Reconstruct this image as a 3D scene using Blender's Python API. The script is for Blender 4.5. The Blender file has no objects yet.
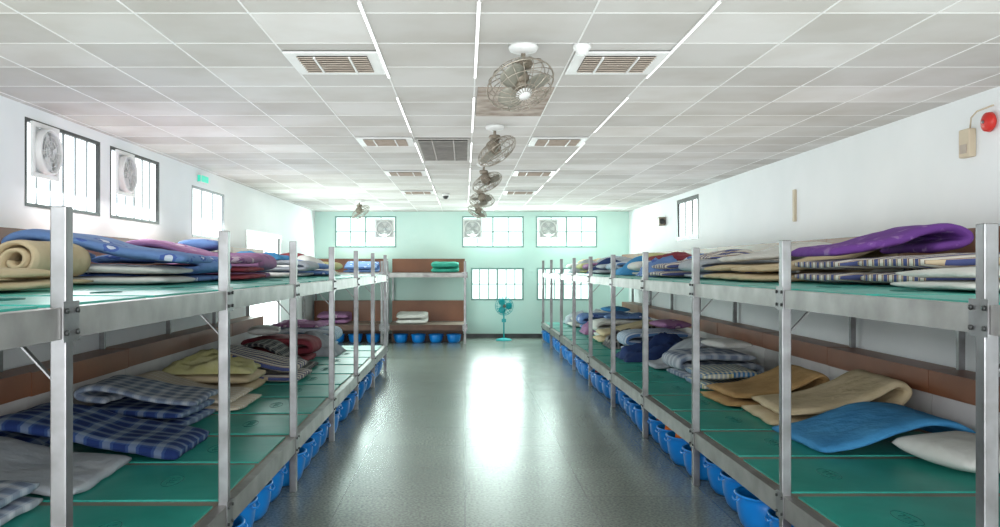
import bpy, bmesh, math, random
from mathutils import Vector, Matrix, noise
PI=math.pi
C=bpy.context.scene.collection
rnd=random.Random(7)
# ---------------------------------------------------------------- helpers
def ordn(n):
    w=['first','second','third','fourth','fifth','sixth','seventh','eighth','ninth','tenth','eleventh','twelfth','thirteenth','fourteenth','fifteenth','sixteenth','seventeenth','eighteenth','nineteenth','twentieth','twenty-first','twenty-second']
    return w[n-1]
def box(bm,x0,x1,y0,y1,z0,z1,mi=0):
    vs=[bm.verts.new(p) for p in [(x0,y0,z0),(x1,y0,z0),(x1,y1,z0),(x0,y1,z0),(x0,y0,z1),(x1,y0,z1),(x1,y1,z1),(x0,y1,z1)]]
    for f in [(0,3,2,1),(4,5,6,7),(0,1,5,4),(1,2,6,5),(2,3,7,6),(3,0,4,7)]:
        fc=bm.faces.new([vs[i] for i in f]); fc.material_index=mi
def bar(bm,p,q,w,h):
    p=Vector(p);q=Vector(q);d=(q-p);L=d.length
    m=Matrix.Translation((p+q)/2)@d.to_track_quat('X','Z').to_matrix().to_4x4()
    b2=[m@Vector((sx*L/2,sy*w/2,sz*h/2)) for sx,sy,sz in [(-1,-1,-1),(1,-1,-1),(1,1,-1),(-1,1,-1),(-1,-1,1),(1,-1,1),(1,1,1),(-1,1,1)]]
    vs=[bm.verts.new(p) for p in b2]
    for f in [(0,3,2,1),(4,5,6,7),(0,1,5,4),(1,2,6,5),(2,3,7,6),(3,0,4,7)]: bm.faces.new([vs[i] for i in f])
def tube(bm,pts,r,closed=False,seg=6):
    pts=[Vector(p) for p in pts];n=len(pts);rings=[]
    for i,p in enumerate(pts):
        a=pts[(i-1)%n] if (closed or i>0) else p
        b=pts[(i+1)%n] if (closed or i<n-1) else p
        d=(b-a).normalized()
        up=Vector((0,0,1)) if abs(d.z)<.95 else Vector((1,0,0))
        s=d.cross(up).normalized();u=s.cross(d)
        rings.append([bm.verts.new(p+(s*math.cos(2*PI*k/seg)+u*math.sin(2*PI*k/seg))*r) for k in range(seg)])
    for i in range(n if closed else n-1):
        A=rings[i];B=rings[(i+1)%n]
        for k in range(seg):
            f=bm.faces.new([A[k],A[(k+1)%seg],B[(k+1)%seg],B[k]]);f.smooth=True
    if not closed:
        bm.faces.new(rings[0][::-1]);bm.faces.new(rings[-1])
def lathe(bm,prof,seg=24,mat=None):
    mat=mat or Matrix.Identity(4);rings=[]
    for r,z in prof:
        if r<1e-5: rings.append([bm.verts.new(mat@Vector((0,0,z)))])
        else: rings.append([bm.verts.new(mat@Vector((r*math.cos(2*PI*k/seg),r*math.sin(2*PI*k/seg),z))) for k in range(seg)])
    for A,B in zip(rings,rings[1:]):
        for k in range(seg):
            k2=(k+1)%seg
            if len(A)==1 and len(B)==1: continue
            if len(A)==1: f=bm.faces.new([A[0],B[k],B[k2]])
            elif len(B)==1: f=bm.faces.new([A[k],A[k2],B[0]])
            else: f=bm.faces.new([A[k],A[k2],B[k2],B[k]])
            f.smooth=True
def mk(name,bm,m,parent=None,loc=(0,0,0),rz=0,bevel=0,fix=True):
    if fix: bmesh.ops.recalc_face_normals(bm,faces=bm.faces[:])
    me=bpy.data.meshes.new(name);bm.to_mesh(me);bm.free()
    for mm in (m if isinstance(m,(list,tuple)) else [m]): me.materials.append(mm)
    o=bpy.data.objects.new(name,me);C.objects.link(o);o.location=loc;o.rotation_euler=(0,0,rz)
    if parent: o.parent=parent
    if bevel:
        b=o.modifiers.new('bev','BEVEL');b.width=bevel;b.segments=2;b.limit_method='ANGLE'
    return o
def empty(name,loc=(0,0,0),rz=0):
    o=bpy.data.objects.new(name,None);C.objects.link(o);o.location=loc;o.rotation_euler=(0,0,rz);o.empty_display_size=.1;return o
def tag(o,label,cat,group=None):
    o['label']=label;o['category']=cat
    if group:o['group']=group
    return o
def struct(o): o['kind']='structure';return o
def kids(o): return [c for c in bpy.data.objects if c.parent==o]
def copy_tree(o,parent=None,loc=None,rz=None):
    c=o.copy();C.objects.link(c);c.parent=parent
    if loc is not None:c.location=loc
    if rz is not None:c.rotation_euler=(0,0,rz)
    for ch in kids(o): copy_tree(ch,c)
    return c
# ---------------------------------------------------------------- materials
def base(name,rough=.6,metal=0,spec=.5):
    m=bpy.data.materials.new(name);m.use_nodes=True;nt=m.node_tree;b=nt.nodes['Principled BSDF']
    b.inputs['Roughness'].default_value=rough;b.inputs['Metallic'].default_value=metal;b.inputs['Specular IOR Level'].default_value=spec
    return m,nt,b
def N(nt,t,**k):
    n=nt.nodes.new(t)
    for a,v in k.items(): setattr(n,a,v)
    return n
def ramp(nt,stops,interp='LINEAR'):
    r=N(nt,'ShaderNodeValToRGB');r.color_ramp.interpolation=interp
    e=r.color_ramp.elements
    while len(e)<len(stops): e.new(.5)
    for i,(p,c) in enumerate(stops): e[i].position=p;e[i].color=(*c,1)
    return r
def noisy(name,c1,c2,scale=6,rough=.6,metal=0,bump=0,detail=4,spec=.5,bscale=None):
    m,nt,b=base(name,rough,metal,spec)
    tc=N(nt,'ShaderNodeTexCoord');n=N(nt,'ShaderNodeTexNoise');n.inputs['Scale'].default_value=scale;n.inputs['Detail'].default_value=detail
    nt.links.new(tc.outputs['Object'],n.inputs['Vector'])
    r=ramp(nt,[(.3,c1),(.7,c2)]);nt.links.new(n.outputs['Fac'],r.inputs['Fac']);nt.links.new(r.outputs['Color'],b.inputs['Base Color'])
    if bump:
        n2=n
        if bscale:
            n2=N(nt,'ShaderNodeTexNoise');n2.inputs['Scale'].default_value=bscale;nt.links.new(tc.outputs['Object'],n2.inputs['Vector'])
        bp=N(nt,'ShaderNodeBump');bp.inputs['Strength'].default_value=bump;bp.inputs['Distance'].default_value=.02
        nt.links.new(n2.outputs['Fac'],bp.inputs['Height']);nt.links.new(bp.outputs['Normal'],b.inputs['Normal'])
    return m
def emis(name,c,s):
    m,nt,b=base(name,.5);b.inputs['Base Color'].default_value=(*c,1);b.inputs['Emission Color'].default_value=(*c,1);b.inputs['Emission Strength'].default_value=s;return m
def fabric(name,kind,cols,scale=8):
    m,nt,b=base(name,.85,0,.2)
    tc=N(nt,'ShaderNodeTexCoord');L=nt.links.new
    if kind=='stripe':
        w=N(nt,'ShaderNodeTexWave',wave_type='BANDS',bands_direction='Y');w.inputs['Scale'].default_value=scale;w.inputs['Distortion'].default_value=.3
        L(tc.outputs['Object'],w.inputs['Vector'])
        k=len(cols);r=ramp(nt,[(i/k,c) for i,c in enumerate(cols)],'CONSTANT');L(w.outputs['Fac'],r.inputs['Fac']);out=r.outputs['Color']
    elif kind=='plaid':
        w=N(nt,'ShaderNodeTexWave',wave_type='BANDS',bands_direction='Y');w2=N(nt,'ShaderNodeTexWave',wave_type='BANDS',bands_direction='X')
        outs=[]
        for q in (w,w2):
            q.inputs['Scale'].default_value=scale;q.inputs['Distortion'].default_value=.4;L(tc.outputs['Object'],q.inputs['Vector'])
            r=ramp(nt,[(0,cols[0]),(.45,cols[1]),(.8,cols[2])],'CONSTANT');L(q.outputs['Fac'],r.inputs['Fac']);outs.append(r.outputs['Color'])
        mx=N(nt,'ShaderNodeMix',data_type='RGBA');mx.inputs[0].default_value=.5;L(outs[0],mx.inputs[6]);L(outs[1],mx.inputs[7]);out=mx.outputs[2]
    elif kind=='floral':
        v=N(nt,'ShaderNodeTexVoronoi');v.inputs['Scale'].default_value=scale;n=N(nt,'ShaderNodeTexNoise');n.inputs['Scale'].default_value=scale*1.5
        L(tc.outputs['Object'],n.inputs['Vector'])
        mv=N(nt,'ShaderNodeMix',data_type='RGBA');mv.inputs[0].default_value=.12;L(tc.outputs['Object'],mv.inputs[6]);L(n.outputs['Color'],mv.inputs[7]);L(mv.outputs[2],v.inputs['Vector'])
        r=ramp(nt,[(0,cols[1]),(.22,cols[2]),(.34,cols[0])],'CONSTANT');L(v.outputs['Distance'],r.inputs['Fac']);out=r.outputs['Color']
    else:
        n=N(nt,'ShaderNodeTexNoise');n.inputs['Scale'].default_value=5;L(tc.outputs['Object'],n.inputs['Vector'])
        r=ramp(nt,[(.3,cols[0]),(.7,cols[1])]);L(n.outputs['Fac'],r.inputs['Fac']);out=r.outputs['Color']
    L(out,b.inputs['Base Color'])
    n=N(nt,'ShaderNodeTexNoise');n.inputs['Scale'].default_value=9;n.inputs['Detail'].default_value=3;L(tc.outputs['Object'],n.inputs['Vector'])
    bp=N(nt,'ShaderNodeBump');bp.inputs['Strength'].default_value=.6;bp.inputs['Distance'].default_value=.03;L(n.outputs['Fac'],bp.inputs['Height']);L(bp.outputs['Normal'],b.inputs['Normal'])
    return m
M={}
M['wall']=noisy('white_wall_paint',(.79,.83,.84),(.85,.88,.89),1.2,.7)
M['mint']=noisy('mint_wall_paint',(.60,.83,.77),(.67,.87,.81),1.2,.7)
M['steel']=noisy('brushed_steel',(.20,.195,.195),(.34,.34,.35),7,.36,.85,.03,3)
M['steel2']=noisy('worn_rail_steel',(.26,.25,.24),(.44,.43,.42),5,.4,.7,.05,4)
M['ply']=noisy('deck_board',(.24,.18,.14),(.36,.29,.24),3,.5,0,.05)
M['vinyl']=noisy('teal_green_vinyl',(.018,.29,.235),(.045,.41,.34),2.2,.36,0,.15,spec=.45,bscale=4)
M['emblem']=noisy('emblem_ink',(.01,.14,.12),(.012,.16,.14),8,.5)
M['brown']=noisy('brown_board',(.19,.07,.032),(.28,.105,.05),1.7,.4,0,.03)
M['dbrown']=noisy('dark_brown_steel',(.07,.035,.025),(.13,.06,.04),4,.45,.1)
M['pale']=noisy('pale_cabinet_board',(.58,.55,.55),(.68,.65,.64),3,.6)
M['frame']=noisy('dark_window_frame',(.03,.035,.035),(.06,.06,.06),6,.4,.3)
M['mull']=noisy('grey_mullion',(.22,.25,.26),(.32,.35,.36),6,.4,.1)
M['wframe']=noisy('mint_window_frame',(.18,.33,.30),(.25,.40,.37),6,.4,.1)
M['white']=noisy('white_enamel',(.74,.75,.74),(.84,.85,.84),5,.35)
M['pgrey']=noisy('pale_grey_plate',(.52,.54,.54),(.62,.64,.64),5,.5)
M['tbar']=noisy('white_ceiling_bar',(.80,.81,.80),(.88,.89,.88),5,.5)
M['beige']=noisy('beige_plastic',(.55,.47,.34),(.62,.54,.4),5,.5)
M['louver']=noisy('tan_louver',(.40,.33,.27),(.52,.45,.38),9,.5)
M['greyl']=noisy('grey_louver',(.36,.35,.33),(.48,.46,.43),9,.5)
M['darkgap']=noisy('dark_duct',(.10,.09,.08),(.15,.13,.12),5,.8)
M['stain']=noisy('stained_tile',(.26,.20,.16),(.56,.50,.44),7,.8,detail=6)
M['chrome']=noisy('fan_wire',(.32,.28,.23),(.46,.42,.36),9,.3,.7)
M['motor']=noisy('fan_motor',(.18,.15,.11),(.30,.26,.21),9,.4,.3)
M['blade']=noisy('fan_blade',(.22,.22,.18),(.34,.33,.28),5,.4,.2)
M['blue']=noisy('blue_plastic',(.0,.20,.66),(.01,.28,.80),4,.3,0,spec=.6)
M['cyan']=noisy('turquoise_plastic',(.0,.38,.42),(.02,.48,.5),4,.3)
M['red']=noisy('red_plastic',(.55,.02,.015),(.65,.03,.02),4,.4)
M['green']=emis('green_sign_face',(.05,.6,.42),.5)
M['orange']=fabric('orange_cloth','plain',[(.75,.16,.03),(.85,.25,.06)])
M['day']=emis('daylight_pane',(.90,.98,1.0),1.7)
M['dayd']=emis('daylight_doorway',(.90,1.0,.98),2.6)
M['dayb']=emis('daylight_pane_mint',(.82,1.0,.95),1.5)
M['strip']=emis('strip_light',(1,1,1),1.1)
m,nt,b=base('ceiling_tile',.9);L=nt.links.new
tc=N(nt,'ShaderNodeTexCoord');sn=N(nt,'ShaderNodeVectorMath',operation='SNAP');sb=N(nt,'ShaderNodeVectorMath',operation='SUBTRACT')
sb.inputs[1].default_value=(.07,.25,-5);sn.inputs[1].default_value=(.6,.6,20);L(tc.outputs['Object'],sb.inputs[0]);L(sb.outputs[0],sn.inputs[0])
wn=N(nt,'ShaderNodeTexWhiteNoise');L(sn.outputs[0],wn.inputs['Vector']);r=ramp(nt,[(0,(.54,.53,.51)),(.7,(.64,.635,.615)),(1,(.74,.735,.72))]);L(wn.outputs['Value'],r.inputs['Fac'])
n=N(nt,'ShaderNodeTexNoise');n.inputs['Scale'].default_value=1.7;n.inputs['Detail'].default_value=5;L(tc.outputs['Object'],n.inputs['Vector'])
r2=ramp(nt,[(.35,(.86,.84,.81)),(.6,(1,1,1))]);L(n.outputs['Fac'],r2.inputs['Fac'])
mx=N(nt,'ShaderNodeMix',data_type='RGBA',blend_type='MULTIPLY');mx.inputs[0].default_value=.8;L(r.outputs['Color'],mx.inputs[6]);L(r2.outputs['Color'],mx.inputs[7]);L(mx.outputs[2],b.inputs['Base Color']);M['ceil']=m
# floor
m,nt,b=base('polished_terrazzo',.27,0,.8);L=nt.links.new
tc=N(nt,'ShaderNodeTexCoord');br=N(nt,'ShaderNodeTexBrick');br.offset=0
for k,v in {'Scale':1,'Brick Width':.9,'Row Height':.9,'Mortar Size':.005,'Mortar Smooth':.3}.items(): br.inputs[k].default_value=v
br.inputs['Color1'].default_value=(.185,.215,.196,1);br.inputs['Color2'].default_value=(.205,.236,.216,1);br.inputs['Mortar'].default_value=(.11,.13,.12,1)
L(tc.outputs['Object'],br.inputs['Vector'])
sp=N(nt,'ShaderNodeTexNoise');sp.inputs['Scale'].default_value=50;sp.inputs['Detail'].default_value=2;L(tc.outputs['Object'],sp.inputs['Vector']);rr=ramp(nt,[(.36,(.5,.52,.51)),(.64,(1.25,1.25,1.22))]);L(sp.outputs['Fac'],rr.inputs['Fac'])
mx=N(nt,'ShaderNodeMix',data_type='RGBA',blend_type='MULTIPLY');mx.inputs[0].default_value=.75;L(br.outputs['Color'],mx.inputs[6]);L(rr.outputs['Color'],mx.inputs[7])
n=N(nt,'ShaderNodeTexNoise');n.inputs['Scale'].default_value=.8;n.inputs['Detail'].default_value=2;L(tc.outputs['Object'],n.inputs['Vector']);r3=ramp(nt,[(.35,(.85,.88,.86)),(.65,(1.08,1.08,1.06))]);L(n.outputs['Fac'],r3.inputs['Fac'])
mx2=N(nt,'ShaderNodeMix',data_type='RGBA',blend_type='MULTIPLY');mx2.inputs[0].default_value=1;L(mx.outputs[2],mx2.inputs[6]);L(r3.outputs['Color'],mx2.inputs[7]);L(mx2.outputs[2],b.inputs['Base Color'])
M['floor']=m
F={
'beige':('plain',[(.52,.42,.26),(.62,.51,.34)],8,'beige padded'),
'tan':('plain',[(.36,.22,.09),(.48,.31,.14)],8,'tan brown woven'),
'skyblue':('plain',[(.05,.25,.52),(.08,.33,.62)],8,'bright blue'),
'white':('plain',[(.62,.62,.58),(.72,.72,.69)],8,'off-white'),
'cream':('stripe',[(.66,.6,.48),(.5,.4,.28),(.7,.66,.58)],3,'cream striped'),
'purple':('floral',[(.17,.06,.30),(.30,.18,.42),(.22,.09,.36)],9,'purple flowered'),
'bluefloral':('floral',[(.15,.26,.52),(.62,.68,.78),(.08,.14,.42)],6,'blue flowered'),
'plaid':('plaid',[(.015,.035,.14),(.05,.10,.25),(.24,.31,.40)],2.2,'dark blue plaid'),
'greyplaid':('plaid',[(.16,.20,.28),(.34,.4,.48),(.55,.58,.62)],2.2,'grey plaid'),
'stripe':('stripe',[(.7,.68,.62),(.2,.12,.1),(.62,.5,.34),(.08,.1,.25)],2.6,'brown striped'),
'navy':('plain',[(.015,.03,.1),(.03,.06,.18)],8,'navy blue'),
'grey':('plain',[(.34,.37,.42),(.46,.49,.52)],8,'grey'),
'check':('plaid',[(.05,.18,.4),(.6,.5,.12),(.7,.7,.6)],5,'yellow checked'),
'mauve':('floral',[(.34,.17,.31),(.55,.42,.5),(.24,.1,.24)],5,'mauve patterned'),
'bluestripe':('stripe',[(.65,.7,.75),(.12,.25,.5),(.4,.5,.6)],3.4,'blue striped'),
'dark':('plaid',[(.02,.02,.025),(.08,.08,.09),(.35,.33,.3)],4,'dark checked'),
'olive':('plain',[(.48,.46,.2),(.58,.55,.3)],8,'olive yellow'),
'maroon':('plain',[(.2,.03,.05),(.28,.06,.07)],8,'maroon'),
'green':('plain',[(.03,.30,.22),(.06,.4,.3)],8,'green'),
}
FM={k:fabric('cloth_'+k,v[0],v[1],v[2]) for k,v in F.items()}
# ---------------------------------------------------------------- dimensions
CZ=1.70;H=3.03;XL=-3.6;XR=3.93;YB=20.4;YF=-1.6
AL=-1.3;AR=1.8
SP=1.85
# ---------------------------------------------------------------- shell
bm=bmesh.new();box(bm,XL-.15,XR+.15,YF,YB+.15,-.1,0);struct(mk('floor',bm,M['floor']))
bm=bmesh.new();box(bm,XL-.15,XR+.15,YF,YB+.15,H,H+.1);struct(mk('ceiling',bm,M['ceil']))
def wall(name,axis,c0,c1,a0,a1,holes,m):
    bm=bmesh.new();us=sorted({a0,a1}|{h[0] for h in holes}|{h[1] for h in holes});zs=sorted({0,H}|{h[2] for h in holes}|{h[3] for h in holes})
    for i in range(len(us)-1):
        for j in range(len(zs)-1):
            u=(us[i]+us[i+1])/2;z=(zs[j]+zs[j+1])/2
            if any(h[0]<u<h[1] and h[2]<z<h[3] for h in holes): continue
            if axis=='x': box(bm,c0,c1,us[i],us[i+1],zs[j],zs[j+1])
            else: box(bm,us[i],us[i+1],c0,c1,zs[j],zs[j+1])
    bmesh.ops.remove_doubles(bm,verts=bm.verts[:],dist=1e-5)
    return struct(mk(name,bm,m,fix=False))
WL=[(6.95,8.38,2.2,2.93),(8.62,10.0,2.2,2.93),(11.2,12.7,2.1,2.78)]
DL=(14.0,16.5,0,2.25)
WR=[(14.3,15.75,2.18,2.93)]
WB=[(-3.12,-1.65,2.17,2.92),(-.07,1.41,2.17,2.92),(1.70,3.17,2.17,2.92),(.14,1.41,.9,1.68),(1.72,3.0,.9,1.68)]
wall('wall_left','x',XL-.15,XL,YF,YB+.15,WL+[DL],M['wall'])
wall('wall_right','x',XR,XR+.15,YF,YB+.15,WR,M['wall'])
wall('wall_back','y',YB,YB+.15,XL,XR,WB,M['mint'])
wall('wall_front','y',YF-.15,YF,XL-.15,XR+.15,[(-3.2,3.5,.5,2.8)],M['wall'])
bm=bmesh.new();box(bm,XL,XR,YB-.012,YB,0,.1);struct(mk('baseboard_back',bm,M['frame']))
wn_=[0]
def window(axis,c,sgn,a0,a1,z0,z1,nm,fm,pm,hbar=False,t=.035,d=.03,mm=None):
    mm=mm or fm
    wn_[0]+=1;root=struct(empty('window_%d'%wn_[0],(c,(a0+a1)/2,z0) if axis=='x' else ((a0+a1)/2,c,z0)))
    w=(a1-a0)/2;h=z1-z0
    def B(bm,u0,u1,d0,d1,za,zb):
        d0,d1=sorted((d0*sgn,d1*sgn))
        if axis=='x': box(bm,d0,d1,u0,u1,za,zb)
        else: box(bm,u0,u1,d0,d1,za,zb)
    bm=bmesh.new()
    B(bm,-w,-w+t,-.004,d,0,h);B(bm,w-t,w,-.004,d,0,h);B(bm,-w+t,w-t,-.004,d,0,t);B(bm,-w+t,w-t,-.004,d,h-t,h);fr=mk('window_frame',bm,fm,root)
    for k in range(1,nm):
        u=-w+2*w*k/nm;q=t*(.6 if k!=nm//2 else 1);bm=bmesh.new();B(bm,u-q/2,u+q/2,d-.012,d,t,h-t);mk('mullion',bm,mm,fr)
    if hbar:
        bm=bmesh.new();B(bm,-w+t,w-t,d-.01,d,h*.5-.012,h*.5+.012);mk('crossbar',bm,mm,fr)
    bm=bmesh.new();B(bm,-w+.002,w-.002,d+.001,d+.011,.002,h-.002);mk('pane',bm,pm,root)
    return root
for a in WL[:2]: window('x',XL,-1,*a,6,M['frame'],M['day'],t=.03,mm=M['mull'])
window('x',XL,-1,*WL[2],3,M['mull'],M['day'],t=.03)
window('x',XR,1,*WR[0],3,M['frame'],M['day'],t=.07)
for a in WB[:3]: window('y',YB,1,*a,4,M['wframe'],M['dayb'],True,t=.035)
for a in WB[3:]: window('y',YB,1,*a,6,M['wframe'],M['dayb'],True,t=.04)
window('y',YF,-1,-3.2,3.5,.5,2.8,6,M['wframe'],M['day'])  # unseen glowing window behind the camera, added for soft fill
dr=struct(empty('door_1',(XL,(DL[0]+DL[1])/2,0)))
w=(DL[1]-DL[0])/2;dh=DL[3]
bm=bmesh.new();box(bm,-.04,.02,-w-.06,-w,0,dh);box(bm,-.04,.02,w,w+.06,0,dh);box(bm,-.04,.02,-w-.06,w+.06,dh,dh+.06);df=mk('door_frame',bm,M['white'],dr)
bm=bmesh.new();box(bm,-.04,-.03,-w,w,.0,dh);mk('door_glazing',bm,M['dayd'],dr)
bm=bmesh.new();box(bm,-.03,-.02,-.015,.015,0,dh);mk('door_stile',bm,M['pgrey'],df)
# ceiling T-bars
bm=bmesh.new()
xs=[.07+.6*k for k in range(-6,7) if XL<.07+.6*k<XR]
for x in xs: box(bm,x-.005,x+.005,YF,YB,H-.003,H)
struct(mk('trim_1',bm,M['tbar']))
bm=bmesh.new();y=.25-1.8
while y<YB:
    if y>YF: box(bm,XL,XR,y-.004,y+.004,H-.002,H)
    y+=.6
struct(mk('trim_2',bm,M['tbar']))
for ri,(x,nm) in enumerate([(-.53,'left'),(.07,'middle'),(1.27,'right')]):
    n=0
    for y in [2.7,5.1,7.5,9.9,12.3,14.7,17.1]:
        n+=1
        r=empty('ceiling_light',(x,y,H-.003))
        hl=.85
        bm=bmesh.new();box(bm,-.011,-.008,-hl,hl,-.008,0);box(bm,.008,.011,-hl,hl,-.008,0);box(bm,-.008,.008,-hl,hl,-.003,0);mk('light_channel',bm,M['white'],r)
        bm=bmesh.new();box(bm,-.0075,.0075,-hl+.002,hl-.002,-.007,-.0035);mk('diffuser',bm,M['strip'],r)
        tag(r,'slim white strip light in the ceiling grid, %s row, %s from the camera'%(nm,ordn(n)),'light','strip lights in the ceiling')
# ---------------------------------------------------------------- vents
def vent(loc,label,dx=.58,dy=.58,m='louver',nm='ceiling_vent',nsl=9,grp='square ceiling vents',f=.07,fm='white'):
    r=empty(nm,loc);a=dx/2;bb=dy/2
    bm=bmesh.new();box(bm,-a,a,-bb,-bb+f,-.02,-.007);box(bm,-a,a,bb-f,bb,-.02,-.007);box(bm,-a,-a+f,-bb+f,bb-f,-.02,-.007);box(bm,a-f,a,-bb+f,bb-f,-.02,-.007);vf=mk('vent_frame',bm,M[fm],r,bevel=.003)
    bm=bmesh.new();box(bm,-a+f,a-f,-bb+f,bb-f,-.009,-.007);mk('vent_backing',bm,M['darkgap'],r)
    for k in range(nsl):
        y=-bb+f+(dy-2*f)*(k+.5)/nsl
        bm=bmesh.new();bar(bm,(-a+f,y,-.022),(a-f,y,-.022),(dy-2*f)/nsl*.72,.006)
        bmesh.ops.rotate(bm,verts=bm.verts[:],cent=(0,y,-.022),matrix=Matrix.Rotation(.35,3,'X'));mk('slat',bm,M[m],r)
    for s in (-1,1):
        bm=bmesh.new();box(bm,s*.11-.006,s*.11+.006,-bb+f,bb-f,-.034,-.024);mk('vent_divider',bm,M[fm],vf)
    return tag(r,label,'vent',grp)
n=0
for y in (5.5,8.95,11.95,15.0):
    n+=1
    vent((-.83,y,H),'square louvred air vent left of the fans, %s from the camera'%ordn(n))
    vent((.97,y,H),'square louvred air vent right of the fans, %s from the camera'%ordn(n))
vent((-.23,9.6,H),'large grey return air grille in the ceiling left of the second fan',.57,1.72,'greyl','return_air_grille',18,None,.03,'greyl')
bm=bmesh.new();box(bm,.095,.66,6.27,7.43,H-.012,H-.0032);tag(mk('ceiling_panel',bm,M['stain']),'rust-stained brown ceiling panel just behind the nearest fan','ceiling panel')
# ---------------------------------------------------------------- ceiling orbit fan
def ring(R,z,n=28): return [(R*math.cos(2*PI*k/n),R*math.sin(2*PI*k/n),z) for k in range(n)]
def cage_parts(root,R,dep,mat4,wm,nr=20,wire=.0028,bm_blade='blade',nb=3):
    bm=bmesh.new()
    for a in (-65,-35,0,35,65):
        t=math.radians(a);tube(bm,[mat4@Vector(p) for p in ring(R*math.cos(t),dep*math.sin(t))],wire*(1.8 if a==0 else 1),True,5)
    for k in range(nr):
        f=2*PI*k/nr;pts=[]
        for i in range(13):
            t=math.radians(-80+160*i/12);pts.append(mat4@Vector((R*math.cos(t)*math.cos(f),R*math.cos(t)*math.sin(f),dep*math.sin(t))))
        tube(bm,pts,wire,False,4)
    cg=mk('cage',bm,M[wm],root)
    bm=bmesh.new();lathe(bm,[(0,-dep*.95),(R*.22,-dep*.93),(R*.25,-dep*.8),(R*.2,-dep*.7),(0,-dep*.65)],20,mat4);mk('badge',bm,M['white' if wm=='chrome' else wm],cg)
    bm=bmesh.new();lathe(bm,[(0,-dep*.3),(R*.17,-dep*.3),(R*.19,-dep*.1),(R*.18,dep*.2),(0,dep*.22)],16,mat4);mk('hub',bm,M['motor'],root)
    for k in range(nb):
        bm=bmesh.new();f0=2*PI*k/nb;gr=[]
        for i in range(7):
            rr=R*(.16+.72*i/6);wd=.28+.5*math.sin(PI*min(1,.25+.75*i/6))
            rowv=[]
            for j in range(5):
                s=(j/4-.5)*2*wd
                rowv.append(bm.verts.new(mat4@Vector((rr*math.cos(f0+s),rr*math.sin(f0+s),dep*.22*(j/4-.5)*2*(1-.3*i/6)))))
            gr.append(rowv)
        for i in range(6):
            for j in range(4): bm.faces.new([gr[i][j],gr[i+1][j],gr[i+1][j+1],gr[i][j+1]]).smooth=True
        o=mk('blade',bm,M[bm_blade],root);s=o.modifiers.new('s','SOLIDIFY');s.thickness=.004
def orbit_fan(loc,rz=0):
    r=empty('ceiling_fan',loc,rz)
    bm=bmesh.new();lathe(bm,[(0,0),(.085,0),(.09,-.015),(.08,-.035),(.03,-.05),(0,-.05)],24);mk('ceiling_mount',bm,M['white'],r)
    bm=bmesh.new();tube(bm,[(0,0,-.04),(0,0,-.10)],.014,seg=10);lathe(bm,[(0,-.085),(.05,-.09),(.06,-.11),(.045,-.14),(0,-.145)],18);mk('gearbox',bm,M['motor'],r)
    m4=Matrix.Translation((-.02,-.04,-.245))@Matrix.Rotation(math.radians(-32),4,'X')@Matrix.Rotation(math.radians(-14),4,'Y')
    bm=bmesh.new();lathe(bm,[(0,.115),(.05,.11),(.065,.08),(.065,.03),(.05,.0),(0,-.005)],18,m4);tube(bm,[(0,0,-.12),m4@Vector((0,0,.1))],.018,seg=8);mk('motor_housing',bm,M['motor'],r)
    cage_parts(r,.205,.095,m4,'chrome')
    return r
fan0=None
for i,(y,x) in enumerate([(5.1,.35),(8.0,.28),(10.9,.24),(13.8,.24),(16.7,.24)]):
    if fan0 is None: f=fan0=orbit_fan((x,y,H-.0005))
    else: f=copy_tree(fan0,loc=(x,y,H-.0005),rz=i*.9)
    tag(f,'caged orbiting ceiling fan in the centre line, %s from the camera'%ordn(i+1),'fan','caged ceiling fans')
f=copy_tree(fan0,loc=(-2.1,16.9,H-.0005),rz=1.2);tag(f,'small caged ceiling fan far off on the left side near the back windows','fan','caged ceiling fans')
bm=bmesh.new();lathe(bm,[(0,0),(.055,0),(.055,-.02),(.04,-.035),(.03,-.06),(0,-.065)],20);tag(mk('smoke_detector',bm,M['white'],loc=(.70,5.08,H-.003)),'small white smoke detector between nearest fan and right vent','detector')
r=empty('dome_camera',(-.35,15.4,H-.003));bm=bmesh.new();lathe(bm,[(0,0),(.07,0),(.07,-.04),(0,-.04)],20);mk('camera_base',bm,M['white'],r)
bm=bmesh.new();lathe(bm,[(.055,-.04),(.055,-.06),(.035,-.09),(0,-.1)],20);mk('dome',bm,M['frame'],r);tag(r,'small dark dome camera on the ceiling toward the back','camera')
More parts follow.
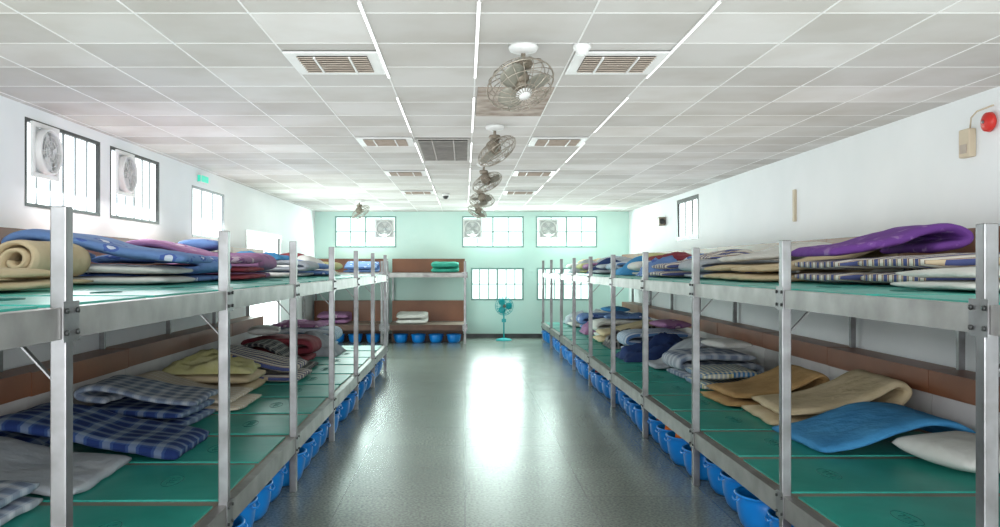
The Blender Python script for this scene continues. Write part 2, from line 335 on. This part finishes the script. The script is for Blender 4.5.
# ---------------------------------------------------------------- exhaust fans
def exhaust(loc,rz):
    r=empty('exhaust_fan',loc,rz)
    m4=Matrix.Translation((.02,0,0))@Matrix.Rotation(PI/2,4,'Y')
    s=.23;bm=bmesh.new()
    box(bm,.002,.03,-s,s,-s,-s+.04);box(bm,.002,.03,-s,s,s-.04,s);box(bm,.002,.03,-s,-s+.04,-s+.04,s-.04);box(bm,.002,.03,s-.04,s,-s+.04,s-.04);mk('housing',bm,M['white'],r,bevel=.004)
    bm=bmesh.new();box(bm,.001,.004,-s+.04,s-.04,-s+.04,s-.04);mk('backing_plate',bm,M['pgrey'],r)
    bm=bmesh.new();lathe(bm,[(.195,-.015),(.2,.05),(.185,.06),(.175,.05),(.175,-.015),(.195,-.015)],32,m4);mk('shroud',bm,M['white'],r)
    bm=bmesh.new()
    for R in (.05,.09,.13,.165): tube(bm,[m4@Vector(p) for p in ring(R,.05,24)],.003,True,4)
    for k in range(12):
        a=2*PI*k/12;tube(bm,[m4@Vector((.03*math.cos(a),.03*math.sin(a),.052)),m4@Vector((.18*math.cos(a),.18*math.sin(a),.05))],.0025,seg=4)
    mk('guard',bm,M['white'],r)
    bm=bmesh.new();lathe(bm,[(0,.04),(.04,.04),(.045,0),(0,-.01)],16,m4);mk('hub',bm,M['pgrey'],r)
    for k in range(4):
        bm=bmesh.new();a=2*PI*k/4;q=[]
        for rr,da in ((.04,-.25),(.16,-.38),(.16,.38),(.04,.25)): q.append(bm.verts.new(m4@Vector((rr*math.cos(a+da),rr*math.sin(a+da),.012+.015*(1 if da>0 else -1)))))
        bm.faces.new(q);o=mk('blade',bm,M['white'],r);o.modifiers.new('s','SOLIDIFY').thickness=.003
    return r
ex=exhaust((XL+.005,7.25,2.68),0);tag(ex,'white square exhaust fan in the nearest left window','exhaust fan','window exhaust fans')
e=copy_tree(ex,loc=(XL+.005,8.95,2.68));tag(e,'white square exhaust fan in the second left window','exhaust fan','window exhaust fans')
for x,l in ((-1.93,'back left high window'),(.18,'middle high window of the back wall'),(2.0,'right high window of the back wall')):
    e=copy_tree(ex,loc=(x,YB-.005,2.62),rz=-PI/2);tag(e,'white square exhaust fan in the '+l,'exhaust fan','window exhaust fans')
r=empty('exit_sign',(XL,11.6,2.84));bm=bmesh.new();box(bm,0,.05,-.17,.17,0,.11);mk('sign_box',bm,M['white'],r,bevel=.005)
bm=bmesh.new();box(bm,.0505,.053,-.155,.155,.012,.098);box(bm,.004,.046,-.1725,-.1705,.012,.098);mk('sign_face',bm,M['green'],r);tag(r,'small green lit sign high on the left wall above the third window','sign')
# ---------------------------------------------------------------- wall items, right
r=empty('wall_box',(XR,6.6,2.55));bm=bmesh.new();box(bm,-.06,0,-.07,.07,0,.22);mk('box_body',bm,M['beige'],r,bevel=.01)
bm=bmesh.new();tube(bm,[(-.02,-.02,.22),(-.03,-.05,.30),(-.015,-.1,.34),(-.015,-.3,.35)],.006);mk('cable',bm,M['beige'],r)
bm=bmesh.new();box(bm,-.065,-.06,-.045,.045,.03,.1);mk('box_grille',bm,M['louver'],r);tag(r,'beige wall speaker box with a wire high on the right wall','speaker')
r=empty('alarm_bell',(XR,6.33,2.78));m4=Matrix.Rotation(-PI/2,4,'Y');bm=bmesh.new();lathe(bm,[(0,0),(.05,0),(.075,.02),(.07,.05),(.03,.07),(0,.07)],24,m4);mk('bell',bm,M['red'],r)
bm=bmesh.new();lathe(bm,[(0,.07),(.012,.07),(.012,.08),(0,.082)],12,m4);mk('bolt',bm,M['steel'],r);tag(r,'round red alarm bell high on the right wall','alarm')
bm=bmesh.new();box(bm,XR-.03,XR+.002,10.07,10.13,2.24,2.62);tag(mk('cable_cover',bm,M['beige'],bevel=.006),'narrow vertical beige cover strip on the right wall','cable cover')
r=empty('wall_speaker',(XR,16.7,2.58));bm=bmesh.new();box(bm,-.14,-.02,-.1,.1,-.07,.1);mk('speaker_body',bm,M['motor'],r,bevel=.01)
bm=bmesh.new();box(bm,-.02,0,-.03,.03,-.04,.04);mk('wall_bracket',bm,M['frame'],r)
bm=bmesh.new();lathe(bm,[(0,0),(.055,0),(.05,.01),(0,.012)],18,Matrix.Translation((-.08,-.1,.015))@Matrix.Rotation(PI/2,4,'X'));mk('speaker_cone',bm,M['frame'],r);tag(r,'small dark box speaker beyond the right wall window','speaker')
# ---------------------------------------------------------------- bunks
ZU=1.57;ZL=.42
PW=.026
def bunk(name,sgn,length,depth,nb,label,ZT,far=False):
    r=empty(name)
    S=length/nb
    def X(a,b): return tuple(sorted((a*sgn,b*sgn)))
    def bx(bm,a,b,y0,y1,z0,z1): x0,x1=X(a,b);box(bm,x0,x1,y0,y1,z0,z1)
    railm=M['dbrown'] if far else M['steel2']
    for k in range(nb+1):
        y=k*S
        bm=bmesh.new();bx(bm,-PW,PW,y-PW,y+PW,0,ZT);mk('post',bm,M['steel'],r,bevel=.004)
        bm=bmesh.new();bx(bm,depth-.07,depth-.02,y-.02,y+.02,0,ZU-.03);mk('rear_post',bm,M['steel'],r)
        for z0,z1,nm in ((ZU-.10,ZU,'upper'),(ZL-.12,ZL,'lower')):
            bm=bmesh.new();bx(bm,.03,depth-.07,y-.02,y+.02,z0+.02,z1-.035);mk('cross_beam',bm,M['steel2'],r)
            bm=bmesh.new();bx(bm,-PW-.006,-PW,y-.055,y+.055,z0-.01,z1+.02);bp=mk('bracket_plate',bm,M['steel'],r)
            for dy in (-.038,.038):
                bm=bmesh.new()
                for zz in (z0+.02,z1-.01): lathe(bm,[(0,.0),(.009,0),(.009,.008),(0,.009)],8,Matrix.Translation((-(PW+.006)*sgn,y+dy,zz))@Matrix.Rotation(-sgn*PI/2,4,'Y'))
                mk('bolt',bm,M['frame'],bp)
        bm=bmesh.new();bar(bm,(.02*sgn,y,ZU-.24),(.16*sgn,y,ZU-.09),.022,.006);mk('brace',bm,M['steel'],r)
    for z0,z1,nm in ((ZU-.10,ZU,'upper'),(ZL-.12,ZL,'lower')):
        for k in range(nb):
            y0=k*S+PW;y1=(k+1)*S-PW
            bm=bmesh.new();bx(bm,-.024,-.018,y0,y1,z0,z1);bx(bm,-.018,.03,y0,y1,z1-.006,z1);bx(bm,-.018,.03,y0,y1,z0,z0+.006);mk(nm+'_rail',bm,railm if nm=='lower' else M['steel2'],r)
        bm=bmesh.new();bx(bm,.031,depth-.005,.0,length,z1-.035,z1-.005)
        mk(nm+'_deck',bm,M['ply'],r)
        bm=bmesh.new();bx(bm,depth-.07,depth-.02,0,length,z0-.02,z1-.036);mk(nm+'_rear_rail',bm,M['steel2'],r)
    for k in range(nb):
        y0=k*S+.004;y1=(k+1)*S-.004
        for z0,hh,lift in ((ZU-.005,.33 if far else .42,.28),(ZL-.005,.49,.18)):
            if far: lift=hh-.01
            dd=0 if far else rnd.uniform(-.008,.0);ds=rnd.uniform(0,.006)
            bm=bmesh.new();bx(bm,depth-.27,depth-.01,y0,y1,z0,z0+hh-.015+dd);hb=mk('headboard_box',bm,M['pale'],r)
            bm=bmesh.new();bx(bm,depth-.295-ds,depth-.271-ds,y0,y1,z0+hh-lift+dd,z0+hh+dd);bx(bm,depth-.271-ds,depth-.01,y0,y1,z0+hh-.014+dd,z0+hh+dd);mk('headboard_panel',bm,M['brown'],hb)
    if far:
        bm=bmesh.new();bx(bm,depth-.9,depth-.86,.04,length-.04,.0,ZL-.13);mk('plinth',bm,M['dbrown'],r)
    r['label']=label;r['category']='bunk bed'
    return r
R0=1.08;L0=.89
rb=bunk('bunk_bed_row',1,SP*10,XR-AR-.02,10,'long two-tier steel bunk row along the right wall, ten bays',1.85);rb.location=(AR,R0,0)
lb=bunk('bunk_bed_row',-1,SP*7,-XL+AL-.02,7,'long two-tier steel bunk row along the left wall, ending before the doorway',1.895);lb.location=(AL,L0,0)
b1=bunk('bunk_bed',1,1.72,1.55,1,'two-tier steel bunk against the back wall, right beside the aisle end',1.83,True);b1.rotation_euler=(0,0,PI/2);b1.location=(0,18.8,0)
b2=copy_tree(b1,loc=(-1.84,18.8,0),rz=PI/2);b2['label']='two-tier steel bunk against the back wall in the left corner';b1['group']=b2['group']='bunks on the back wall'
# ---------------------------------------------------------------- mats
def matmesh(L_,W_):
    bm=bmesh.new();nx,ny=14,8;rows=[]
    for s in (0,1):
        for i in range(nx+1):
            for j in range(ny+1):
                x=-L_/2+L_*i/nx;y=-W_/2+W_*j/ny
                z=0 if s==0 else .010+.002*noise.noise((x*3,y*4,1.3))
                rows.append(bm.verts.new((x,y,z)))
    idx=lambda s,i,j:rows[s*(nx+1)*(ny+1)+i*(ny+1)+j]
    for i in range(nx):
        for j in range(ny):
            bm.faces.new([idx(1,i,j),idx(1,i+1,j),idx(1,i+1,j+1),idx(1,i,j+1)])
            bm.faces.new([idx(0,i,j),idx(0,i,j+1),idx(0,i+1,j+1),idx(0,i+1,j)])
    for i in range(nx):
        for j in (0,ny): bm.faces.new([idx(0,i,j),idx(0,i+1,j),idx(1,i+1,j),idx(1,i,j)])
    for j in range(ny):
        for i in (0,nx): bm.faces.new([idx(0,i,j),idx(0,i,j+1),idx(1,i,j+1),idx(1,i,j)])
    return bm
def emblem(parent,x):
    bm=bmesh.new();zz=.0115
    def ell(a,b_,z0,n=28): return [(x+b_*math.cos(2*PI*k/n),a*math.sin(2*PI*k/n),z0) for k in range(n)]
    tube(bm,ell(.13,.055,zz),.0022,True,4)
    for k in range(3): tube(bm,[(x-.025,-.07+k*.055,zz),(x+.02,-.06+k*.055,zz),(x+.01,-.03+k*.055,zz)],.002,seg=4)
    return mk('emblem',bm,M['emblem'],parent)
ml=mk('sleeping_mat',matmesh(1.68,.82),M['vinyl']);emblem(ml,-.45)
first=[True]
def put_mat(x,y,z,rz,label,group):
    if first[0]: o=ml;first[0]=False;o.location=(x,y,z);o.rotation_euler=(0,0,rz)
    else: o=copy_tree(ml,loc=(x,y,z),rz=rz)
    return tag(o,label,'mat',group)
ry=lambda k:R0+SP/4+SP/2*k
ly=lambda k:L0+SP/4+SP/2*k
for k in range(1,20):
    for z,nm in ((ZL,'lower'),(ZU,'upper')):
        put_mat(AR+.89,ry(k)+rnd.uniform(-.01,.01),z-.004,rnd.uniform(-.012,.012),'green vinyl mat, %s deck of right bunks, %s from the near end'%(nm,ordn(k)),'green mats on the right bunks')
for k in range(1,14):
    for z,nm in ((ZL,'lower'),(ZU,'upper')):
        put_mat(AL-.89,ly(k)+rnd.uniform(-.01,.01),z-.004,PI+rnd.uniform(-.012,.012),'green vinyl mat, %s deck of left bunks, %s from the near end'%(nm,ordn(k)),'green mats on the left bunks')
# ---------------------------------------------------------------- bedding meshes
def catmull(P,n=8):
    P=[Vector((p[0],0,p[1])) for p in P];Q=[P[0]*2-P[1]]+P+[P[-1]*2-P[-2]];out=[]
    for i in range(1,len(Q)-2):
        for s in range(n):
            t=s/n;a,b_,c,d=Q[i-1],Q[i],Q[i+1],Q[i+2]
            out.append(.5*((2*b_)+(c-a)*t+(2*a-5*b_+4*c-d)*t*t+(3*b_-a-3*c+d)*t**3))
    out.append(P[-1]);return out
def ribbon(P,t,w,amp=.012,seed=0,ny=14,n=7):
    c=catmull(P,n);m=len(c);nrm=[]
    for i in range(m):
        d=(c[min(i+1,m-1)]-c[max(i-1,0)]).normalized();nrm.append(Vector((-d.z,0,d.x)))
    bm=bmesh.new();rings=[]
    for j in range(ny+1):
        y=-w/2+w*j/ny;e=min(j,ny-j);ty=t*(.45 if e==0 else .85 if e==1 else 1)
        top=[];bot=[]
        for i in range(m):
            ei=min(i,m-1-i);tt=ty*(.5 if ei==0 else .85 if ei==1 else 1)
            dz=noise.noise((c[i].x*3+seed*7,y*3.5,seed))*amp+noise.noise((c[i].x*9,y*9,seed+4))*amp*.35
            dy=noise.noise((c[i].x*2.5,seed*3,c[i].z*5))*.035
            for s,lst in ((1,top),(-1,bot)):
                p=c[i]+nrm[i]*(tt/2*s);lst.append(bm.verts.new((p.x+noise.noise((y*4,c[i].z*4,seed))*.02,y+dy,max(.001,p.z+dz))))
        rings.append((top,bot))
    for j in range(ny):
        for i in range(m-1):
            (a,b_),(c1,d1)=rings[j],rings[j+1]
            bm.faces.new([a[i],a[i+1],c1[i+1],c1[i]]).smooth=True
            bm.faces.new([b_[i],d1[i],d1[i+1],b_[i+1]]).smooth=True
        for i in (0,m-1):
            bm.faces.new([rings[j][0][i],rings[j+1][0][i],rings[j+1][1][i],rings[j][1][i]]).smooth=True
    for j in (0,ny):
        a,b_=rings[j]
        for i in range(m-1): bm.faces.new([a[i],b_[i],b_[i+1],a[i+1]]).smooth=True
    return bm
def mound(lx,ly_,h,seed):
    bm=bmesh.new();nx,ny=30,24;g=[]
    for i in range(nx+1):
        row=[]
        for j in range(ny+1):
            u=-1+2*i/nx;v=-1+2*j/ny
            e=(1-abs(u)**3)*(1-abs(v)**3);e=max(e,0)**.45
            q=noise.noise((u*1.6+seed,v*1.6,seed));q2=noise.noise((u*4+seed,v*4,seed+2));q3=abs(noise.noise((u*3-seed,v*6,seed+9)))
            z=h*e*(.68+.45*q+.2*q2-.32*q3)
            wx=1+.07*noise.noise((v*2,seed,3));wy=1+.07*noise.noise((u*2,seed,5))
            row.append(bm.verts.new((u*lx/2*wx,v*ly_/2*wy,max(z,.012))))
        g.append(row)
    for i in range(nx):
        for j in range(ny): bm.faces.new([g[i][j],g[i+1][j],g[i+1][j+1],g[i][j+1]]).smooth=True
    rim=[g[i][0] for i in range(nx)]+[g[nx][j] for j in range(ny)]+[g[i][ny] for i in range(nx,0,-1)]+[g[0][j] for j in range(ny,0,-1)]
    low=[bm.verts.new((v.co.x,v.co.y,0)) for v in rim]
    n=len(rim)
    for k in range(n): bm.faces.new([rim[k],low[k],low[(k+1)%n],rim[(k+1)%n]])
    bm.faces.new(low);return bm
def pillow(lx,ly_,h,seed):
    bm=bmesh.new();n=18
    for s in (1,-1):
        g=[]
        for i in range(n+1):
            row=[]
            for j in range(n+1):
                u=-1+2*i/n;v=-1+2*j/n;e=((1-u*u)*(1-v*v))**.42
                pin=1-.07*(1-abs(u))*abs(v)**4
                row.append(bm.verts.new((u*lx/2*(1+.05*(1-abs(v))*abs(u)**6),v*ly_/2*pin,h/2+s*h/2*e*(1+.12*noise.noise((u*2,v*2,seed))))))
            g.append(row)
        for i in range(n):
            for j in range(n): bm.faces.new([g[i][j],g[i+1][j],g[i+1][j+1],g[i][j+1]]).smooth=True
    bmesh.ops.remove_doubles(bm,verts=bm.verts[:],dist=1e-4)
    for v in bm.verts: v.co.z=max(0,v.co.z*.9)
    return bm
SH={
 'fold2':('folded_quilt','folded',lambda s:ribbon([(-.48,.035),(0,.035),(.42,.035),(.50,.085),(.42,.14),(0,.135),(-.46,.115)],.065,.76,.012,s)),
 'fold3':('folded_quilt','thickly folded',lambda s:ribbon([(-.42,.035),(.38,.035),(.47,.08),(.38,.125),(-.36,.125),(-.46,.17),(-.36,.22),(.0,.23),(.40,.21)],.075,.78,.02,s)),
 'fat':('folded_quilt','fat rounded',lambda s:ribbon([(-.36,.06),(.30,.06),(.42,.13),(.30,.20),(-.36,.18)],.105,.80,.014,s)),
 'drape':('draped_quilt','draped folded',lambda s:ribbon([(-.60,.03),(-.40,.05),(-.15,.09),(.1,.16),(.34,.20),(.46,.16),(.42,.09),(.2,.05)],.075,.86,.02,s)),
 'loop':('folded_mattress','loosely folded',lambda s:ribbon([(-.55,.035),(-.1,.04),(.3,.04),(.47,.11),(.45,.20),(.28,.25),(0,.20),(-.3,.135),(-.5,.115)],.062,.82,.012,s)),
 'tent':('folded_mattress','thick folded',lambda s:ribbon([(-.58,.035),(-.1,.04),(.22,.09),(.42,.20),(.49,.29),(.40,.34),(.20,.25),(-.1,.15),(-.50,.115)],.068,.84,.01,s)),
 'slab':('arched_blanket','broad arched',lambda s:ribbon([(-.66,.03),(-.42,.07),(-.15,.16),(.10,.205),(.32,.19),(.46,.12),(.52,.04)],.06,.86,.012,s)),
 'arch':('arched_blanket','arched',lambda s:ribbon([(-.62,.02),(-.42,.04),(-.22,.17),(0,.26),(.25,.24),(.45,.12),(.52,.03)],.045,.78,.014,s)),
 'lean':('leaning_mattress','bent leaning',lambda s:ribbon([(-.62,.03),(-.45,.03),(-.1,.05),(.15,.13),(.36,.27),(.46,.38)],.05,.8,.01,s)),
 'roll':('rolled_mattress','rolled-up',lambda s:ribbon([((.03+.006*k)*math.cos(-k*PI/4),.165+(.03+.006*k)*math.sin(-k*PI/4)) for k in range(0,19)]+[(-.12,.03)],.040,.8,.006,s,n=4)),
 'mound':('crumpled_quilt','crumpled',lambda s:mound(1.1,.84,.30,s)),
 'spread':('spread_blanket','loosely spread',lambda s:mound(1.25,.84,.16,s+.5)),
 'pillow':('pillow','plump',lambda s:pillow(.42,.66,.15,s)),
}
cache={}
def bed(shape,fab,x,y,z,side,place,group,sc=(1,1,1),rz=0,var=0):
    key=(shape,fab,var)
    nm,adj,fn=SH[shape]
    if key not in cache:
        o=mk(nm,fn(1.7+var*2.3),FM[fab]);cache[key]=o.data
    else:
        o=bpy.data.objects.new(nm,cache[key]);C.objects.link(o)
    o.location=(x,y,z);o.scale=sc;o.rotation_euler=(0,0,(0 if side>0 else PI)+rz)
    zt=max(v.co.z for v in o.data.vertices)*sc[2]
    kind=nm.split('_')[-1]
    tag(o,'%s %s %s %s'%(adj,F[fab][3],kind,place),kind,group)
    return o,zt
zl=ZL+.012;zu=ZU+.012
EX=['white','bluefloral','maroon','grey','beige','mauve','skyblue','olive','bluestripe']
exn=[0]
def bay(side,lev,k,items):
    y=ry(k) if side>0 else ly(k);xc=(AR+1.13) if side>0 else (AL-1.30)
    z0=zl if lev=='lower' else zu;zt=0
    items=list(items)
    if k>=7 and items[-1][0] in ('fold2','fold3') and len(items)==1:
        exn[0]+=1;f=EX[(exn[0]*5)%9]
        if f==items[0][1]: f='white' if f!='white' else 'beige'
        if exn[0]%2: items.append(('pillow',f,.12,0,(1,1,1),.2,1))
        else: items.append(('mound',f,0,0,(.72,.82,.42),-.1,1))
    for it in items:
        shape,fab,dx,dy,sc,rz,st=it
        if k>=9 and not st and shape in('mound','fold3','loop','fold2'):
            dx-=.08;sc=(sc[0]*1.1,sc[1],sc[2]*(1.25 if lev=='lower' else 1.05))
        sd='right' if side>0 else 'left'
        pl='%son %s %s deck, %s from near end'%('stacked ' if st else '',lev,sd,ordn(k))
        o,h=bed(shape,fab,xc+dx*side,y+dy,z0+(zt if st else 0),side,pl,'bedding on the %s %s deck'%(sd,lev),sc,rz,k%3)
        zt=(zt if st else 0)+h+.002
one=(1,1,1);lo=(1,1,.72)
RL={4:[('pillow','white',.26,.12,(1.45,1.15,1.5),.15,0)],5:[('slab','skyblue',.08,-.02,(.94,1,1),.04,0)],6:[('tent','beige',.08,-.02,(1.0,1,1.0),-.04,0)],
 7:[('tent','tan',-.10,0,(.86,.96,.85),.04,0)],8:[('fat','check',-.25,0,(.75,.9,.85),0,0),('pillow','beige',.38,.05,(.8,.9,1),.2,0)],9:[('fold3','greyplaid',0,0,(.9,.95,.9),.04,0),('pillow','white',.1,0,(.9,.9,.9),.2,1)],
 10:[('arch','grey',0,0,(.95,.95,1.2),0,0)],11:[('mound','navy',-.1,0,one,0,0)],12:[('fold3','bluestripe',0,0,one,0,0)],13:[('mound','dark',0,0,one,0,0)],14:[('loop','beige',0,0,one,0,0)],15:[('fold3','white',0,0,one,0,0)],16:[('mound','mauve',0,0,one,0,0)],17:[('fold3','bluefloral',0,0,one,0,0)],18:[('loop','white',0,0,one,0,0)],19:[('mound','grey',0,0,one,0,0)]}
RU={3:[('fold2','white',-.1,0,lo,0,0)],4:[('fat','stripe',.08,0,(1.1,.98,.8),.03,0)],5:[('fat','stripe',.0,-.02,(1.1,.98,.75),0,0),('drape','purple',.10,.02,(.86,.98,.95),-.04,1)],6:[('tent','beige',-.05,0,(1.1,.97,.85),-.05,0)],7:[('fold2','beige',-.1,0,(1,1,.9),.04,0),('drape','white',.05,0,(.8,.9,.75),.05,1)],
 8:[('fold3','grey',-.1,0,(1,1,.75),0,0),('spread','stripe',0,0,(.7,.8,.7),0,1)],9:[('loop','stripe',-.05,0,one,0,0)],10:[('mound','bluefloral',0,0,(1,1,1.1),0,0)],11:[('fold3','white',0,0,lo,0,0)],12:[('mound','skyblue',0,0,one,0,0)],13:[('fold3','bluestripe',0,0,lo,0,0)],14:[('loop','grey',0,0,one,0,0)],15:[('mound','navy',0,0,one,0,0)],16:[('fold3','mauve',0,0,lo,0,0)],17:[('fold3','olive',0,0,lo,0,0)],18:[('mound','grey',0,0,one,0,0)],19:[('fold3','white',0,0,lo,0,0)]}
LLo={3:[('fold2','greyplaid',.12,0,one,0,0)],4:[('drape','grey',.14,0,(1.0,.98,.9),.03,0)],5:[('drape','plaid',.02,-.02,(1.2,.98,1.15),.03,0)],6:[('fat','plaid',-.05,0,(1.1,.98,.7),-.04,0),('drape','greyplaid',.0,0,(.85,.9,.7),.05,1)],7:[('tent','cream',-.05,0,(1,.98,.75),0,0)],8:[('fat','beige',-.1,0,(1,1,.8),0,0),('mound','olive',0,0,(.8,.85,.75),.1,1)],
 9:[('loop','stripe',-.1,0,one,0,0)],10:[('arch','dark',-.15,0,(.9,1,1.2),0,0)],11:[('fold3','maroon',0,0,(.95,1,1),0,0)],12:[('mound','grey',-.1,0,one,0,0)],13:[('fold3','bluestripe',0,0,one,0,0)]}
LU={3:[('fold2','beige',0,0,lo,0,0)],4:[('roll','beige',-.05,.12,(1,1,.92),.04,0)],5:[('fold2','white',-.1,.05,(1,.95,.8),0,0),('drape','bluefloral',-.05,.05,(1.1,.93,.95),.04,1)],6:[('fold3','bluefloral',-.1,.03,(1,1,.8),0,0)],7:[('fold2','maroon',-.2,0,(1,1,.8),0,0),('drape','mauve',-.05,0,(1,.95,.9),.04,1)],8:[('fold3','mauve',-.1,0,one,.04,0)],9:[('lean','white',0,0,(1,1,.9),0,0)],
 10:[('fold3','grey',-.1,0,lo,0,0)],11:[('loop','bluefloral',-.1,0,one,0,0)],12:[('mound','white',0,0,one,0,0)],13:[('fold3','olive',0,0,lo,0,0)]}
for k,v in RL.items(): bay(1,'lower',k,v)
for k,v in RU.items(): bay(1,'upper',k,v)
for k,v in LLo.items(): bay(-1,'lower',k,v)
for k,v in LU.items(): bay(-1,'upper',k,v)
wh='aisle end bunk at the back wall'
bed('fold2','white',-1.2,19.4,ZL+.003,1,'on lower deck of the '+wh,'bedding on the back bunks',(.8,.9,1.4),PI/2)
bed('fold2','green',-.45,19.3,ZU+.003,1,'on upper deck of the '+wh,'bedding on the back bunks',(.8,.8,1.4),PI/2)
wh='corner bunk at the back wall'
bed('fold2','mauve',-2.98,19.4,ZL+.003,1,'on lower deck of the '+wh,'bedding on the back bunks',(.8,.9,1.4),PI/2)
bed('loop','bluefloral',-2.35,19.4,ZU+.003,1,'on upper deck of the '+wh,'bedding on the back bunks',(.7,.9,.9),PI/2)
# ---------------------------------------------------------------- basins
bk=empty('basin',(0,0,0))
bm=bmesh.new();lathe(bm,[(0,0),(.115,0),(.135,.008),(.165,.045),(.183,.10),(.19,.15),(.192,.19),(.186,.215),(.190,.22),(.204,.226),(.204,.238),(.186,.238),(.178,.215),(.182,.15),(.158,.05),(.12,.02),(0,.018)],30);bb_=mk('basin_body',bm,M['blue'],bk)
for s in (-1,1):
    bm=bmesh.new();tube(bm,[(s*.196,-.05,.22),(s*.210,-.04,.205),(s*.215,0,.198),(s*.210,.04,.205),(s*.196,.05,.22)],.006);mk('handle',bm,M['blue'],bk)
firstb=True
def bucket(x,y,rz,label,group,towel=None,s=1):
    global firstb
    if firstb: o=bk;o.location=(x,y,0);o.rotation_euler=(0,0,rz);firstb=False
    else: o=copy_tree(bk,loc=(x,y,0),rz=rz)
    o.scale=(s,s,s)
    tag(o,label,'basin',group)
    if towel:
        bm=bmesh.new();lathe(bm,[(0,0),(.09,.0),(.14,.045),(.13,.09),(.06,.105),(.03,.11),(0,.112)],20)
        for v in bm.verts:
            v.co+=Vector((noise.noise(v.co*20),noise.noise(v.co*23+Vector((3,1,2))),noise.noise(v.co*17)*.6))*.022
            v.co*=s*.97
        tag(mk('towel',bm,towel[0],loc=(x,y,.165*s)),towel[1]+' towel bundled in '+label,'towel')
TW=[(M['orange'],'orange'),(FM['white'],'white'),(FM['navy'],'navy'),None,(FM['maroon'],'maroon'),(FM['skyblue'],'blue')]
for b_ in range(10):
    for q in range(4):
        y=R0+SP*b_+.25+.45*q
        if y<2.2: continue
        t=TW[(b_*3+q*2+1)%6] if b_<7 else None
        if (b_,q) in ((2,0),(2,3),(1,3),(3,2)): t=TW[0]
        bucket(AR+.15+rnd.uniform(0,.07),y,rnd.uniform(-.15,.15),'blue basin under right bunks, %s bay, %s in bay'%(ordn(b_+1),ordn(q+1)),'blue basins under the right bunks',t,rnd.choice([.98,1.02,1.06]))
for b_ in range(7):
    for q in range(4):
        y=L0+SP*b_+.25+.45*q
        if y<3: continue
        t=TW[(b_*2+q*3+1)%6]
        bucket(AL-.15-rnd.uniform(0,.07),y,rnd.uniform(-.15,.15),'blue basin under left bunks, %s bay, %s in bay'%(ordn(b_+1),ordn(q+1)),'blue basins under the left bunks',t,rnd.choice([.98,1.02,1.06]))
for i in range(8):
    x=-.25-.40*i-(.22 if i>3 else 0)
    bucket(x,19.15,rnd.uniform(-.4,.4),'blue basin under the back wall bunks, %s from the aisle'%ordn(i+1),'blue basins under the back bunks',s=.8)
# ---------------------------------------------------------------- pedestal fan
r=empty('pedestal_fan',(.9,19.7,0))
bm=bmesh.new();lathe(bm,[(0,0),(.19,0),(.19,.02),(.15,.035),(.03,.06),(0,.06)],28);mk('fan_base',bm,M['cyan'],r)
bm=bmesh.new();tube(bm,[(0,0,.05),(0,0,.72)],.018,seg=10);po=mk('pole',bm,M['cyan'],r)
bm=bmesh.new();box(bm,-.05,.05,-.04,.04,.42,.5);mk('switch_box',bm,M['cyan'],po,bevel=.01)
m4=Matrix.Translation((0,-.09,.8))@Matrix.Rotation(PI/2,4,'X')@Matrix.Rotation(.15,4,'Y')
bm=bmesh.new();lathe(bm,[(0,-.14),(.045,-.13),(.06,-.05),(.05,0),(0,0)],16,m4);tube(bm,[(0,0,.7),(0,-.02,.78)],.02);mk('motor_housing',bm,M['cyan'],r)
cage_parts(r,.21,.06,m4@Matrix.Translation((0,0,.03)),'cyan',18,.004,'cyan',3)
tag(r,'turquoise pedestal fan standing by the back wall under the window','fan')
# ---------------------------------------------------------------- lights / world / camera
def area(name,loc,rot,sx,sy,p,c=(1,1,1)):
    l=bpy.data.lights.new(name,'AREA');l.shape='RECTANGLE';l.size=sx;l.size_y=sy;l.energy=p;l.color=c
    o=bpy.data.objects.new(name,l);C.objects.link(o);o.location=loc;o.rotation_euler=rot;return o
area('window_daylight_front',(.15,YF+.05,1.6),(PI/2,0,0),6.4,2.2,300,(.97,.98,1))  # added main fill from behind the camera, standing in for unseen openings
for y in (7.7,9.3,12): area('window_daylight_left',(XL+.09,y,2.45),(0,-PI/2+.9,0),.6,1.2,28,(.94,.98,1))
area('doorway_daylight',(XL+.05,15.35,1.2),(0,-PI/2,0),1.9,1.9,75,(.82,1,.94))
for x in (-2.4,.67,2.43): area('window_daylight_back',(x,YB-.09,2.5),(-PI/2+.5,0,0),1.3,.5,46,(.80,1,.94))
for x in (.78,2.4): area('window_daylight_back',(x,YB+.15,1.3),(-PI/2,0,0),1.2,.7,10,(.88,1,.96))
area('window_daylight_low',(.78,YB-.03,1.3),(-PI/2,0,0),1.15,.06,22,(.88,1,.96))
area('ceiling_uplight',(.15,9.5,2.05),(PI,0,0),6.9,21,290,(1,.985,.965))  # added ambient fill facing up to brighten the ceiling, no lamp of the room
w=bpy.data.worlds.new('World');bpy.context.scene.world=w;w.use_nodes=True
w.node_tree.nodes['Background'].inputs[0].default_value=(.85,.93,1,1);w.node_tree.nodes['Background'].inputs[1].default_value=1
cam=bpy.data.cameras.new('camera');co=bpy.data.objects.new('camera',cam);C.objects.link(co)
cam.sensor_width=36;cam.lens=36*850/1000;cam.shift_x=.035;cam.shift_y=.0035;cam.clip_start=.02
co.location=(0,0,CZ);co.rotation_euler=(PI/2,0,0)
bpy.context.scene.camera=co
bpy.context.scene.view_settings.view_transform='Standard'
